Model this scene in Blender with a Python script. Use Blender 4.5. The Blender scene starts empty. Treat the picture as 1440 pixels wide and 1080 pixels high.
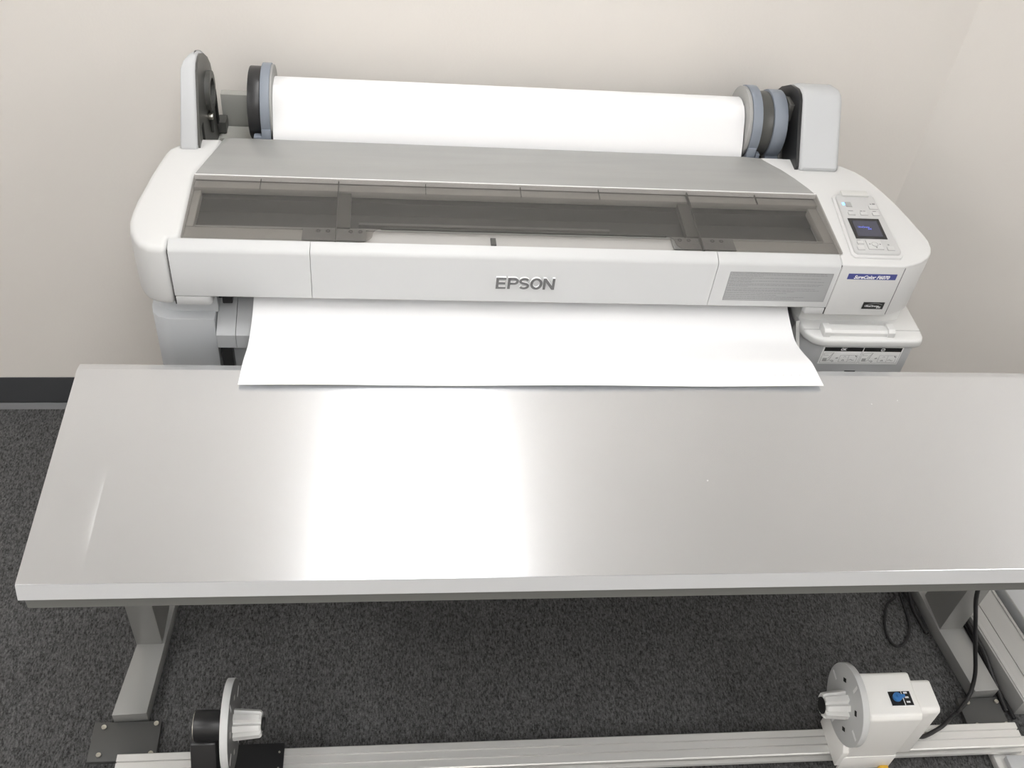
import bpy, bmesh, math, random
from mathutils import Vector, Matrix
random.seed(7)
sc = bpy.context.scene
COL = sc.collection
PI = math.pi

# ------------------------------------------------------------------ camera
def cam_axes(yaw, pitch, roll):
    cy, sy, cp, sp = math.cos(yaw), math.sin(yaw), math.cos(pitch), math.sin(pitch)
    f = Vector((sy*cp, cy*cp, -sp)); r = Vector((cy, -sy, 0)); u = r.cross(f)
    cr, sr = math.cos(roll), math.sin(roll)
    return f, cr*r + sr*u, -sr*r + cr*u
F, R, U = cam_axes(0.1727, 0.7683, 0.1286)
cd = bpy.data.cameras.new('camera')
cd.sensor_width = 36; cd.sensor_fit = 'HORIZONTAL'; cd.lens = 1419.37/1440*36
cd.clip_start = 0.05
cam = bpy.data.objects.new('camera', cd); COL.objects.link(cam)
B = -F
cam.matrix_world = Matrix(((R.x, U.x, B.x, -.2444), (R.y, U.y, B.y, -1.5051), (R.z, U.z, B.z, 2.1482), (0, 0, 0, 1)))
sc.camera = cam

# ------------------------------------------------------------------ world, light, exposure
w = bpy.data.worlds.new('world'); sc.world = w; w.use_nodes = True
w.node_tree.nodes['Background'].inputs[0].default_value = (.9, .95, 1, 1)
w.node_tree.nodes['Background'].inputs[1].default_value = 0.05
sc.view_settings.view_transform = 'Standard'
sc.view_settings.look = 'None'
sc.view_settings.gamma = 1
sc.view_settings.use_curve_mapping = False
sc.view_settings.exposure = 0.05
LAMPS = [  # x, y, size x, size y, strength of the diffuser, where it hangs
    (-0.13, -0.05, 0.50, 1.20, 9.6, 'ceiling light panel directly above the printer'),
    (-0.13, -1.65, 0.50, 1.20, 10.3, 'ceiling light panel above the camera, in line with the one over the printer'),
    (-0.13, -3.20, 0.50, 1.20, 9.2, 'ceiling light panel nearest the front wall, in the middle row'),  # added as general fill from behind the camera, out of view
    (-2.20, -0.80, 0.60, 1.20, 9.5, 'ceiling light panel nearest the back wall in the left row'),
    (-2.20, -2.70, 0.60, 1.20, 9.5, 'ceiling light panel nearest the front wall in the left row'),  # added fill on the left, out of view
    (2.50, -1.20, 0.60, 1.20, 10.5, 'ceiling light panel nearest the back wall in the right row'),  # added to lift the right wall and table end, out of view
    (2.50, -2.90, 0.60, 1.20, 9.0, 'ceiling light panel nearest the front wall in the right row'),  # another unseen panel, added as fill from the right
]
CEIL = 2.75

# ------------------------------------------------------------------ materials
def mat(name, col, rough=.5, metal=0, bump=None, noise=None, spec=.5, coat=0, emit=None, aniso=0, tangent=None):
    m = bpy.data.materials.new(name); m.use_nodes = True
    nt = m.node_tree; b = nt.nodes['Principled BSDF']
    c4 = (col[0], col[1], col[2], 1)
    b.inputs['Base Color'].default_value = c4
    b.inputs['Roughness'].default_value = rough
    b.inputs['Metallic'].default_value = metal
    b.inputs['Specular IOR Level'].default_value = spec
    b.inputs['Coat Weight'].default_value = coat
    tc = nt.nodes.new('ShaderNodeTexCoord')
    def noise_node(scale, detail=3, stretch=(1, 1, 1)):
        mp = nt.nodes.new('ShaderNodeMapping'); mp.inputs['Scale'].default_value = stretch
        nt.links.new(tc.outputs['Object'], mp.inputs['Vector'])
        n = nt.nodes.new('ShaderNodeTexNoise'); n.inputs['Scale'].default_value = scale
        n.inputs['Detail'].default_value = detail
        nt.links.new(mp.outputs['Vector'], n.inputs['Vector']); return n
    if noise:   # (scale, amount, stretch)
        n = noise_node(noise[0], 4, noise[2] if len(noise) > 2 else (1, 1, 1))
        r = nt.nodes.new('ShaderNodeMapRange')
        r.inputs['From Min'].default_value = .3; r.inputs['From Max'].default_value = .7
        r.inputs['To Min'].default_value = 1-noise[1]; r.inputs['To Max'].default_value = 1+noise[1]
        nt.links.new(n.outputs['Fac'], r.inputs['Value'])
        mx = nt.nodes.new('ShaderNodeVectorMath'); mx.operation = 'SCALE'
        mx.inputs[0].default_value = col[:3]
        nt.links.new(r.outputs['Result'], mx.inputs['Scale'])
        nt.links.new(mx.outputs['Vector'], b.inputs['Base Color'])
    if bump:    # (scale, strength, distance, stretch)
        n = noise_node(bump[0], 4, bump[3] if len(bump) > 3 else (1, 1, 1))
        bp = nt.nodes.new('ShaderNodeBump'); bp.inputs['Strength'].default_value = bump[1]
        bp.inputs['Distance'].default_value = bump[2]
        nt.links.new(n.outputs['Fac'], bp.inputs['Height'])
        nt.links.new(bp.outputs['Normal'], b.inputs['Normal'])
    if aniso:
        b.inputs['Anisotropic'].default_value = aniso
        cx = nt.nodes.new('ShaderNodeCombineXYZ')
        for i in range(3): cx.inputs[i].default_value = tangent[i]
        nt.links.new(cx.outputs[0], b.inputs['Tangent'])
    if emit:
        b.inputs['Emission Color'].default_value = (*emit[:3], 1)
        b.inputs['Emission Strength'].default_value = emit[3]
    return m
M = {}
M['white'] = mat('white_plastic', (.59, .59, .583), .42, bump=(900, .05, .0003))
M['front'] = mat('shaded_front_plastic', (.53, .535, .535), .42, bump=(900, .05, .0003))  # same plastic as the end covers, toned darker for shade on upright faces
M['lower'] = mat('lower_plastic', (.50, .515, .53), .45)
M['holder'] = mat('holder_plastic', (.49, .50, .51), .45)
M['ink'] = mat('ink_unit_plastic', (.66, .66, .65), .42)
M['paper'] = mat('paper', (.78, .78, .785), .7)
M['blue'] = mat('blue_grey_plastic', (.21, .235, .275), .45)
M['black'] = mat('black_plastic', (.018, .018, .019), .35)
M['blacksatin'] = mat('black_satin', (.075, .075, .070), .35)
M['hole'] = mat('dark_recess', (.006, .006, .006), .8)
M['grey'] = mat('grey_plastic', (.33, .33, .32), .5)
M['cover'] = mat('silver_cover', (.30, .30, .29), .33, noise=(6, .05, (.4, 6, 1)))
M['rear'] = mat('rear_panel_grey', (.42, .42, .39), .5)
M['ledge'] = mat('ledge_grey', (.55, .55, .53), .5)
M['frame'] = mat('inner_frame_grey', (.37, .36, .345), .5)
M['cavity'] = mat('carriage_bay', (.075, .075, .073), .6, noise=(60, .12))
M['clip'] = mat('hinge_clip_grey', (.17, .17, .165), .4)
M['bar'] = mat('carriage_rail', (.17, .17, .165), .4)
M['seam'] = mat('seam_shadow_gap', (.10, .10, .10), .8)
M['panel'] = mat('control_panel_grey', (.49, .49, .487), .42)
M['button'] = mat('button_grey', (.53, .53, .525), .4)
M['line'] = mat('grey_print', (.25, .25, .25), .6)
M['print'] = mat('black_print', (.01, .01, .01), .5)
M['lcd'] = mat('lcd_screen', (.035, .036, .05), .15, emit=(.09, .09, .12, .3))
M['lcdtext'] = mat('lcd_text', (.1, .12, .4), .4, emit=(.16, .2, .75, .8))
M['led'] = mat('blue_led', (.1, .3, .9), .4, emit=(.15, .45, 1, 3.0))
M['letter'] = mat('letter_face', (.13, .13, .13), .45, spec=.3)
M['letterside'] = mat('letter_side', (.85, .85, .85), .35)
M['badgeblue'] = mat('badge_blue', (.055, .065, .24), .4)
M['whiteprint'] = mat('white_print', (.85, .85, .85), .5)
M['sticker'] = mat('grey_sticker', (.34, .345, .345), .5)
M['labelwhite'] = mat('label_stock', (.92, .92, .91), .5)
M['steel'] = mat('brushed_metal', (.80, .815, .835), .27, metal=.92, aniso=.9, tangent=(0, 1, 0), bump=(60, .012, .0005, (.02, 8, 1)))
M['steeledge'] = mat('brushed_metal_edge', (.60, .605, .61), .4, metal=.1)
M['board'] = mat('table_board_edge', (.20, .20, .19), .5)
M['leg'] = mat('silver_leg_paint', (.30, .30, .29), .4, metal=.25)
M['alu'] = mat('aluminium_extrusion', (.76, .755, .735), .36, metal=.45)
M['alud'] = mat('aluminium_frame', (.42, .42, .41), .4, metal=.3)
M['plate'] = mat('black_floor_plate', (.075, .075, .073), .5)
M['bolt'] = mat('bolt_steel', (.6, .58, .52), .3, metal=.9)
M['rubber'] = mat('black_cable', (.012, .012, .013), .45)
M['disc'] = mat('grey_disc', (.62, .625, .62), .45)
M['motor'] = mat('motor_housing', (.92, .91, .88), .45)
M['hub'] = mat('hub_plastic', (.80, .80, .78), .3)
M['knob'] = mat('blue_knob', (.05, .20, .50), .4)
M['yellow'] = mat('yellow_connector', (.62, .38, .04), .5)
M['wall'] = mat('painted_wall', (.77, .735, .692), .85, noise=(3, .012), bump=(160, .12, .002))
M['ceil'] = mat('ceiling_tile', (.90, .90, .89), .9)
M['base'] = mat('vinyl_baseboard', (.055, .057, .062), .5)
M['toe'] = mat('vinyl_toe', (.11, .112, .118), .4)
M['lampframe'] = mat('lamp_frame', (.8, .8, .8), .5)

# smoked window: part clear, a little haze and gloss
m = bpy.data.materials.new('smoked_window'); m.use_nodes = True; nt = m.node_tree
nt.nodes.clear()
o_ = nt.nodes.new('ShaderNodeOutputMaterial'); tr = nt.nodes.new('ShaderNodeBsdfTransparent')
tr.inputs[0].default_value = (.83, .82, .81, 1)
df = nt.nodes.new('ShaderNodeBsdfDiffuse'); df.inputs[0].default_value = (.30, .30, .29, 1)
gl = nt.nodes.new('ShaderNodeBsdfGlossy'); gl.inputs['Roughness'].default_value = .12
m1 = nt.nodes.new('ShaderNodeMixShader'); m1.inputs[0].default_value = .06
m2 = nt.nodes.new('ShaderNodeMixShader')
nt.links.new(tr.outputs[0], m1.inputs[1]); nt.links.new(df.outputs[0], m1.inputs[2])
m2.inputs[0].default_value = .045; nt.links.new(m1.outputs[0], m2.inputs[1]); nt.links.new(gl.outputs[0], m2.inputs[2])
nt.links.new(m2.outputs[0], o_.inputs[0]); M['window'] = m

# carpet
m = bpy.data.materials.new('carpet'); m.use_nodes = True; nt = m.node_tree; b = nt.nodes['Principled BSDF']
b.inputs['Roughness'].default_value = .95; b.inputs['Specular IOR Level'].default_value = .1
tc = nt.nodes.new('ShaderNodeTexCoord')
mp = nt.nodes.new('ShaderNodeMapping'); mp.inputs['Scale'].default_value = (1.7, .75, 1)
n1 = nt.nodes.new('ShaderNodeTexNoise'); n1.inputs['Scale'].default_value = 165; n1.inputs['Detail'].default_value = 5; n1.inputs['Roughness'].default_value = .75
n2 = nt.nodes.new('ShaderNodeTexNoise'); n2.inputs['Scale'].default_value = 9
rp = nt.nodes.new('ShaderNodeValToRGB')
rp.color_ramp.elements[0].position = .36; rp.color_ramp.elements[0].color = (.026, .026, .026, 1)
rp.color_ramp.elements[1].position = .68; rp.color_ramp.elements[1].color = (.20, .199, .199, 1)
mxc = nt.nodes.new('ShaderNodeMix'); mxc.data_type = 'RGBA'; mxc.blend_type = 'MULTIPLY'; mxc.inputs[0].default_value = .25
bp = nt.nodes.new('ShaderNodeBump'); bp.inputs['Strength'].default_value = .7; bp.inputs['Distance'].default_value = .004
nt.links.new(tc.outputs['Object'], mp.inputs[0]); nt.links.new(mp.outputs[0], n1.inputs['Vector']); nt.links.new(tc.outputs['Object'], n2.inputs['Vector'])
nt.links.new(n1.outputs['Fac'], rp.inputs[0]); nt.links.new(rp.outputs[0], mxc.inputs[6]); nt.links.new(n2.outputs['Fac'], mxc.inputs[7])
nt.links.new(mxc.outputs[2], b.inputs['Base Color']); nt.links.new(n1.outputs['Fac'], bp.inputs['Height']); nt.links.new(bp.outputs[0], b.inputs['Normal'])
M['carpet'] = m

# ------------------------------------------------------------------ mesh helpers: every shape is (verts, faces)
def from_bm(bm, warp=None):
    bm.verts.ensure_lookup_table(); bm.verts.index_update()
    V = [tuple(v.co) for v in bm.verts]
    Fc = [tuple(v.index for v in f.verts) for f in bm.faces]
    bm.free()
    if warp: V = [tuple(warp(*v)) for v in V]
    return V, Fc
def prism(poly, axis, a, b, bev=0, seg=2, warp=None, ang=25):
    bm = bmesh.new()
    def P(p, t): return {'x': (t, p[0], p[1]), 'y': (p[0], t, p[1]), 'z': (p[0], p[1], t)}[axis]
    va = [bm.verts.new(P(p, a)) for p in poly]; vb = [bm.verts.new(P(p, b)) for p in poly]
    bm.faces.new(va); bm.faces.new(vb)
    n = len(poly)
    for i in range(n): bm.faces.new((va[i], va[(i+1) % n], vb[(i+1) % n], vb[i]))
    bmesh.ops.recalc_face_normals(bm, faces=bm.faces)
    if bev:
        es = [e for e in bm.edges if e.calc_face_angle(0) > math.radians(ang)]
        bmesh.ops.bevel(bm, geom=es, offset=bev, segments=seg, affect='EDGES', profile=.5, clamp_overlap=True)
    bmesh.ops.triangulate(bm, faces=[f for f in bm.faces if len(f.verts) > 4])
    return from_bm(bm, warp)
def box(x0, x1, y0, y1, z0, z1, bev=0, seg=2, warp=None):
    return prism([(x0, y0), (x1, y0), (x1, y1), (x0, y1)], 'z', z0, z1, bev, seg, warp)
def disc(axis, c, r, a, b, bev=0, n=48, r2=None):
    """cylinder along axis; c = centre in the other two coordinates"""
    bm = bmesh.new()
    def P(u, v, t): return {'x': (t, u, v), 'y': (u, t, v), 'z': (u, v, t)}[axis]
    rr = (r, r if r2 is None else r2)
    ring = [[bm.verts.new(P(c[0]+q*math.cos(2*PI*i/n), c[1]+q*math.sin(2*PI*i/n), t)) for i in range(n)] for q, t in zip(rr, (a, b))]
    bm.faces.new(ring[0]); bm.faces.new(ring[1])
    for i in range(n): bm.faces.new((ring[0][i], ring[0][(i+1) % n], ring[1][(i+1) % n], ring[1][i]))
    bmesh.ops.recalc_face_normals(bm, faces=bm.faces)
    if bev:
        es = [e for e in bm.edges if e.calc_face_angle(0) > math.radians(50)]
        bmesh.ops.bevel(bm, geom=es, offset=bev, segments=2, affect='EDGES', profile=.5)
    return from_bm(bm)
def ring(axis, c, r0, r1, a, b, n=48):
    V, Fc = [], []
    def P(u, v, t): return {'x': (t, u, v), 'y': (u, t, v), 'z': (u, v, t)}[axis]
    for i in range(n):
        cs, sn = math.cos(2*PI*i/n), math.sin(2*PI*i/n)
        for rr, t in ((r0, a), (r1, a), (r1, b), (r0, b)): V.append(P(c[0]+rr*cs, c[1]+rr*sn, t))
    for i in range(n):
        j = (i+1) % n
        for k in range(4):
            l = (k+1) % 4; Fc.append((4*i+k, 4*j+k, 4*j+l, 4*i+l))
    return V, Fc
def tube(pts, r, n=10, sub=6):
    """smooth tube through points (Catmull-Rom)"""
    P = [Vector(p) for p in pts]; Q = []
    ex = [2*P[0]-P[1]] + P + [2*P[-1]-P[-2]]
    for i in range(1, len(ex)-2):
        for k in range(sub):
            t = k/sub; a, b_, c_, d = ex[i-1], ex[i], ex[i+1], ex[i+2]
            Q.append(.5*((2*b_) + (c_-a)*t + (2*a-5*b_+4*c_-d)*t*t + (3*b_-a-3*c_+d)*t**3))
    Q.append(P[-1]); V, Fc = [], []; up = Vector((0.1, .2, 1)).normalized()
    for i, q in enumerate(Q):
        t = (Q[min(i+1, len(Q)-1)]-Q[max(i-1, 0)]).normalized()
        s = t.cross(up)
        if s.length < 1e-3: s = t.cross(Vector((1, 0, 0)))
        s.normalize(); u = s.cross(t).normalized()
        for k in range(n): V.append(tuple(q + r*(math.cos(2*PI*k/n)*s + math.sin(2*PI*k/n)*u)))
    for i in range(len(Q)-1):
        for k in range(n): Fc.append((i*n+k, i*n+(k+1) % n, (i+1)*n+(k+1) % n, (i+1)*n+k))
    Fc.append(tuple(range(n))[::-1]); Fc.append(tuple((len(Q)-1)*n+k for k in range(n)))
    return V, Fc
def xf(shape, mtx): return [tuple(mtx @ Vector(v)) for v in shape[0]], shape[1]
def obj(name, shapes, m, parent=None, smooth=True, label=None):
    if isinstance(shapes, tuple): shapes = [shapes]
    V, Fc = [], []
    for s in shapes:
        o0 = len(V); V += s[0]; Fc += [tuple(i+o0 for i in f) for f in s[1]]
    me = bpy.data.meshes.new(name)
    off = Vector(parent_origin(parent)) if parent else None
    if off is None:   # origin at the base centre of a stand-alone mesh
        xs, ys, zs = zip(*V); off = Vector(((min(xs)+max(xs))/2, (min(ys)+max(ys))/2, min(zs)))
    me.from_pydata([tuple(Vector(v)-off) for v in V], [], Fc)
    bm = bmesh.new(); bm.from_mesh(me); bmesh.ops.recalc_face_normals(bm, faces=bm.faces); bm.to_mesh(me); bm.free()
    if smooth:
        me.polygons.foreach_set('use_smooth', [True]*len(me.polygons)); me.set_sharp_from_angle(angle=math.radians(32))
    me.materials.append(m)
    o = bpy.data.objects.new(name, me); COL.objects.link(o)
    if parent: o.parent = parent
    else: o.location = off
    if label: o['label'] = label
    return o
ORG = {}
def parent_origin(p):
    v = Vector((0, 0, 0))
    while p is not None:
        v += p.location; p = p.parent
    return v
def thing(name, loc, label, cat, group=None):
    o = bpy.data.objects.new(name, None); COL.objects.link(o); o.location = loc; o.empty_display_size = .05
    o['label'] = label; o['category'] = cat
    if group: o['group'] = group
    return o
def tag(o, label, cat, group=None):
    o['label'] = label; o['category'] = cat
    if group: o['group'] = group
    return o
def struct(o): o['kind'] = 'structure'; return o
def text_shape(s, h, ext=0, offset=0, shear=0, width=None):
    """text as (verts, faces) in the XY plane, left-bottom at 0,0, cap height h"""
    c = bpy.data.curves.new('t', 'FONT'); c.body = s; c.size = 1; c.extrude = 0; c.offset = offset; c.shear = shear
    c.resolution_u = 3
    o = bpy.data.objects.new('t', c); COL.objects.link(o)
    dg = bpy.context.evaluated_depsgraph_get(); dg.update()
    me = bpy.data.meshes.new_from_object(o.evaluated_get(dg))
    V = [v.co.copy() for v in me.vertices]; Fc = [tuple(p.vertices) for p in me.polygons]
    bpy.data.objects.remove(o); bpy.data.curves.remove(c); 
    x0, x1 = min(v.x for v in V), max(v.x for v in V); y0, y1 = min(v.y for v in V), max(v.y for v in V)
    k = h/(y1-y0); kx = k if width is None else width/(x1-x0)
    P = [((v.x-x0)*kx, (v.y-y0)*k, 0) for v in V]
    if not ext: return P, Fc
    n = len(P); V2 = P + [(p[0], p[1], ext) for p in P]; F2 = [f[::-1] for f in Fc] + [tuple(i+n for i in f) for f in Fc]
    cnt = {}
    for f in Fc:
        for i in range(len(f)):
            e = (f[i], f[(i+1) % len(f)]); cnt[tuple(sorted(e))] = cnt.get(tuple(sorted(e)), []) + [e]
    for k_, l in cnt.items():
        if len(l) == 1: a, b_ = l[0]; F2.append((a, b_, b_+n, a+n))
    return V2, F2
def front_xf(x, y, z):      # text plane -> vertical plane facing -Y
    return Matrix(((1, 0, 0, x), (0, 0, -1, y), (0, 1, 0, z), (0, 0, 0, 1)))
def flat_xf(x, y, z): return Matrix.Translation((x, y, z))

# ------------------------------------------------------------------ the room
WL, WF = -3.0, -4.0
def wy(x): return .603 + x*.0138
CX, CY = 1.075, wy(1.075)                      # the corner on the right
DX, DY = 3.40, -.70                          # far end of the right-hand wall
struct(obj('floor', [box(WL-.1, 3.7, WF-.1, .75, -.1, 0)], M['carpet']))
struct(obj('ceiling', [box(WL-.1, 3.7, WF-.1, .75, CEIL, CEIL+.1)], M['ceil']))
struct(obj('wall_back', prism([(WL-.1, wy(WL-.1)), (CX+.1, wy(CX+.1)), (CX+.1, wy(CX)+.12), (WL-.1, wy(WL)+.12)], 'z', 0, CEIL), M['wall'], smooth=False))
nx, ny = (CY-DY), (DX-CX); ln = math.hypot(nx, ny); nx, ny = nx/ln*.1, ny/ln*.1
struct(obj('wall_right', prism([(CX, CY), (DX, DY), (DX+nx, DY+ny), (CX+nx, CY+ny)], 'z', 0, CEIL), M['wall'], smooth=False))
struct(obj('wall_far_right', box(DX, DX+.1, WF, DY+.05, 0, CEIL), M['wall']))
struct(obj('wall_left', box(WL-.1, WL, WF, wy(WL)-.001, 0, CEIL), M['wall']))
struct(obj('wall_front', box(WL, DX, WF-.1, WF, 0, CEIL), M['wall']))
def board(name, x0, y0, x1, y1):
    """vinyl cove base along a wall line, with its toe"""
    d = Vector((x1-x0, y1-y0, 0)); L = d.length; a = math.atan2(d.y, d.x)
    mt = Matrix.Translation((x0, y0, 0)) @ Matrix.Rotation(a, 4, 'Z')
    prof = [(-.001, .012), (-.001, .109), (-.0035, .109), (-.0045, .10), (-.005, .014)]
    o = struct(obj(name, xf(prism(prof, 'x', 0, L), mt), M['base']))
    t = obj('toe', xf(prism([(-.001, 0), (-.001, .013), (-.006, .013), (-.012, .007), (-.018, 0)], 'x', 0, L), mt), M['toe'], o, label='lighter curved toe of the baseboard')
    return o
board('baseboard_back', WL, wy(WL), CX, wy(CX))
board('baseboard_right', CX, CY, DX, DY)

for lx, ly, sx, sy, st, lab in LAMPS:
    t = thing('ceiling_light', (lx, ly, CEIL-.06), lab, 'light')
    fr_ = [box(lx-sx/2-.03, lx-sx/2, ly-sy/2-.03, ly+sy/2+.03, CEIL-.06, CEIL-.0005), box(lx+sx/2, lx+sx/2+.03, ly-sy/2-.03, ly+sy/2+.03, CEIL-.06, CEIL-.0005),
           box(lx-sx/2, lx+sx/2, ly-sy/2-.03, ly-sy/2, CEIL-.06, CEIL-.0005), box(lx-sx/2, lx+sx/2, ly+sy/2, ly+sy/2+.03, CEIL-.06, CEIL-.0005)]
    obj('frame', fr_, M['lampframe'], t)
    obj('diffuser', box(lx-sx/2, lx+sx/2, ly-sy/2, ly+sy/2, CEIL-.045, CEIL-.040), mat('lamp_diffuser', (.9, .9, .9), .6, emit=(1, .995, .99, st)), t)

# ------------------------------------------------------------------ the printer
P = thing('large_format_printer', (.07, .28, 0), 'white wide format printer with smoked window and control panel, standing behind the metal table', 'printer')
def zt(y):      # height of the top surface of the head
    return 1.004 + (.006*min(1, max(0, y)/.03)) + .055*max(0, y-.03)
def topwarp(zc=.97):
    return lambda x, y, z: (x, y, z + (zt(y)-1.004)) if z > zc else (x, y, z)
capL = [(-.6388, 0), (-.655, 0), (-.673, .003), (-.689, .012), (-.700, .026), (-.7095, .045), (-.715, .075), (-.7145, .105), (-.7116, .138), (-.7036, .184), (-.6984, .218), (-.6915, .251), (-.6825, .290), (-.676, .305), (-.662, .318), (-.645, .330), (-.630, .342), (-.575, .345), (-.583, .310), (-.598, .268), (-.612, .235), (-.617, .215), (-.617, .0275), (-.6388, .0275)]
obj('left_end_cover', [prism(capL, 'z', .873, 1.004, .011, 4, topwarp(), ang=50)], M['white'], P)
capR = [(.6388, 0), (.765, 0), (.785, .005), (.805, .013), (.822, .024), (.834, .038), (.8405, .055), (.8425, .075), (.8405, .092), (.8351, .114), (.8259, .153), (.8141, .1955), (.800, .233), (.7893, .258), (.775, .286), (.760, .305),
        (.730, .327), (.700, .338), (.680, .343), (.556, .345), (.567, .330), (.590, .303), (.612, .272), (.634, .240), (.645, .222), (.645, .0275), (.6388, .0275)]
obj('right_end_cover', [prism(capR, 'z', .876, 1.004, .011, 4, topwarp(), ang=50)], M['white'], P)
obj('seam', [box(.7701, .7707, -.0002, .004, .880, .999)], M['line'], P)
obj('seam', [box(.6376, .6390, .0012, .02, .878, 1.0012)], M['hole'], P)
obj('seam', [box(-.6390, -.6376, .0012, .02, .875, 1.0012)], M['hole'], P)
fprof = [(0, .8965), (.002, .8945), (0.0, .9965)]
fprof = [(.002, .8945), (.0, .897), (0, .996), (.0025, 1.0015), (.007, 1.0045), (.0265, 1.0095), (.0265, .955), (.012, .955), (.012, .8945)]
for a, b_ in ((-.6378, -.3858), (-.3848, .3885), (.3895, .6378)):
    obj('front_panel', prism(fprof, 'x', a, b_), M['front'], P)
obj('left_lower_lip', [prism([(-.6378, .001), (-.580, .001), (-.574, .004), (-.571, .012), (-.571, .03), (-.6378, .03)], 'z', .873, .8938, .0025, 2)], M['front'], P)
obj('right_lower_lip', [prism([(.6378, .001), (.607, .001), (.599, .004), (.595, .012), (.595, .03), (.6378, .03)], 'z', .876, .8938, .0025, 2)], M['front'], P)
# carriage bay under the window
bay = obj('carriage_bay', [box(-.617, .645, .0275, .216, .945, .955), box(-.617, .645, .0275, .030, .955, .990), box(-.617, .645, .190, .216, .955, .985)], M['cavity'], P)
obj('carriage_rail', [box(-.59, .62, .118, .128, .955, .968), box(-.59, .62, .095, .100, .955, .962), box(-.3, .2, .135, .142, .955, .972)], M['bar'], bay)
obj('bay_frame', [box(-.617, .645, .0275, .074, .990, 1.002, .002), box(-.617, .645, .192, .216, .990, 1.006, .003, warp=lambda x, y, z: (x, y, z+.004)),
                  box(-.617, -.602, .074, .192, .985, 1.003, .002), box(.624, .645, .074, .192, .985, 1.003, .002)], M['frame'], P)
obj('bay_gasket', [box(-.6, -.272, .0735, .0765, .990, 1.0035), box(-.272, .31, .0735, .0765, .990, 1.0035), box(.31, .62, .0735, .0765, .990, 1.0035)], M['grey'], P)
obj('sheet_sensor_tab', [box(-.0500, -.0395, .034, .056, 1.002, 1.0065, .0005)], M['blacksatin'], P, label='small dark tab in the window cut-out')
# the smoked window with its rounded cut-out
def arc(cx, cy, r, a0, a1, n=5): return [(cx+r*math.cos(math.radians(a0+(a1-a0)*i/n)), cy+r*math.sin(math.radians(a0+(a1-a0)*i/n))) for i in range(n+1)]
wp = [(-.6165, .0275), (-.292, .0275)] + arc(-.292, .0475, .020, -90, 0, 4)[1:] + [(-.272, .050)] + arc(-.257, .050, .015, 180, 90, 5)[1:] + \
     [(.295, .065)] + arc(.295, .050, .015, 90, 0, 5)[1:] + [(.31, .0475)] + arc(.330, .0475, .020, 180, 270, 4)[1:] + [(.6445, .0275), (.6445, .2145), (-.6165, .2145)]
def wwarp(x, y, z): return (x, y, z + (zt(y)-1.004))
win = obj('window', [prism(wp, 'z', 1.0045, 1.0075, 0, warp=wwarp)], M['window'], P, label='smoked transparent window')
# edge line of the cut-out and ribs seen through the window
obj('window_rib', [box(-.3415, -.3395, .029, .212, .992, 1.0038, warp=wwarp), box(-.3395, -.315, .076, .18, .985, .9990, warp=wwarp)], M['blacksatin'], win)
obj('window_rib', [box(.3640, .3660, .029, .212, .992, 1.0038, warp=wwarp), box(.340, .364, .076, .18, .985, .9990, warp=wwarp)], M['blacksatin'], win)
for x in (-.49, -.17, .02, .18, .51):
    obj('window_rib', [box(x-.0006, x+.0006, .183, .212, 1.000, 1.0038, warp=wwarp)], M['blacksatin'], win)
for x0, x1 in ((-.402, -.342), (-.339, -.285), (.306, .362), (.368, .432)):
    cl = obj('hinge_clip', [box(x0, x1, .036, .072, 1.002, 1.0040, .0008, warp=lambda x, y, z: (x, y, z + .0025))], M['clip'], win)
    for k in (-.009, .009):
        xc = (x0+x1)/2 + k + (.008 if x0 < 0 else -.002)
        obj('rivet', [ring('z', (xc, .064), .0022, .0042, 1.0066, 1.0072, 16)], M['black'], cl)
obj('cutout_edge', [box(-.257, .295, .0648, .0662, 1.0035, 1.0078, warp=wwarp)], M['blacksatin'], win)
# silver top cover and the bright hinge line
tc_ = [(-.617, .219), (.6445, .219), (.634, .237), (.612, .268), (.590, .298), (.567, .324), (.556, .341), (.520, .345), (-.560, .345), (-.575, .342), (-.584, .305), (-.599, .264), (-.612, .232)]
obj('top_cover', [prism(tc_, 'z', .985, 1.0045, .0015, 2, lambda x, y, z: (x, y, z + (zt(y)-1.004) + .0035*math.sin(PI*min(1, max(0, (y-.219)/.126)))) if z > .995 else (x, y, z))], M['cover'], P, label='silver grey top cover')
obj('hinge_strip', [prism([(.2145, 1.012), (.2150, 1.0215), (.2175, 1.0225), (.2195, 1.0215), (.2195, 1.012)], 'x', -.6165, .6445)], M['whiteprint'], P)
# head underside and core
obj('head_core', [box(-.66, .80, .032, .335, .885, .944), box(-.60, .62, .218, .335, .944, .984)], M['lower'], P)
# EPSON letters, cut as heavy block letters
def ribbon(pts, wd):
    """outline polygon of a thick open stroke"""
    L, Rr = [], []
    for i, p in enumerate(pts):
        a, b = pts[max(i-1, 0)], pts[min(i+1, len(pts)-1)]
        d = Vector((b[0]-a[0], b[1]-a[1])).normalized(); n_ = Vector((-d.y, d.x))*wd/2
        L.append((p[0]+n_.x, p[1]+n_.y)); Rr.append((p[0]-n_.x, p[1]-n_.y))
    return L + Rr[::-1]
def ell(cx, cy, rx, ry, a0, a1, n): return [(cx+rx*math.cos(math.radians(a0+(a1-a0)*i/n)), cy+ry*math.sin(math.radians(a0+(a1-a0)*i/n))) for i in range(n+1)]
H, S = .0270, .0052
def letter_E(x): return [[(x, 0), (x+.0190, 0), (x+.0190, S*.9), (x+S, S*.9), (x+S, H/2-S*.42), (x+.0178, H/2-S*.42), (x+.0178, H/2+S*.42), (x+S, H/2+S*.42), (x+S, H-S*.9), (x+.0190, H-S*.9), (x+.0190, H), (x, H)]]
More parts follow.
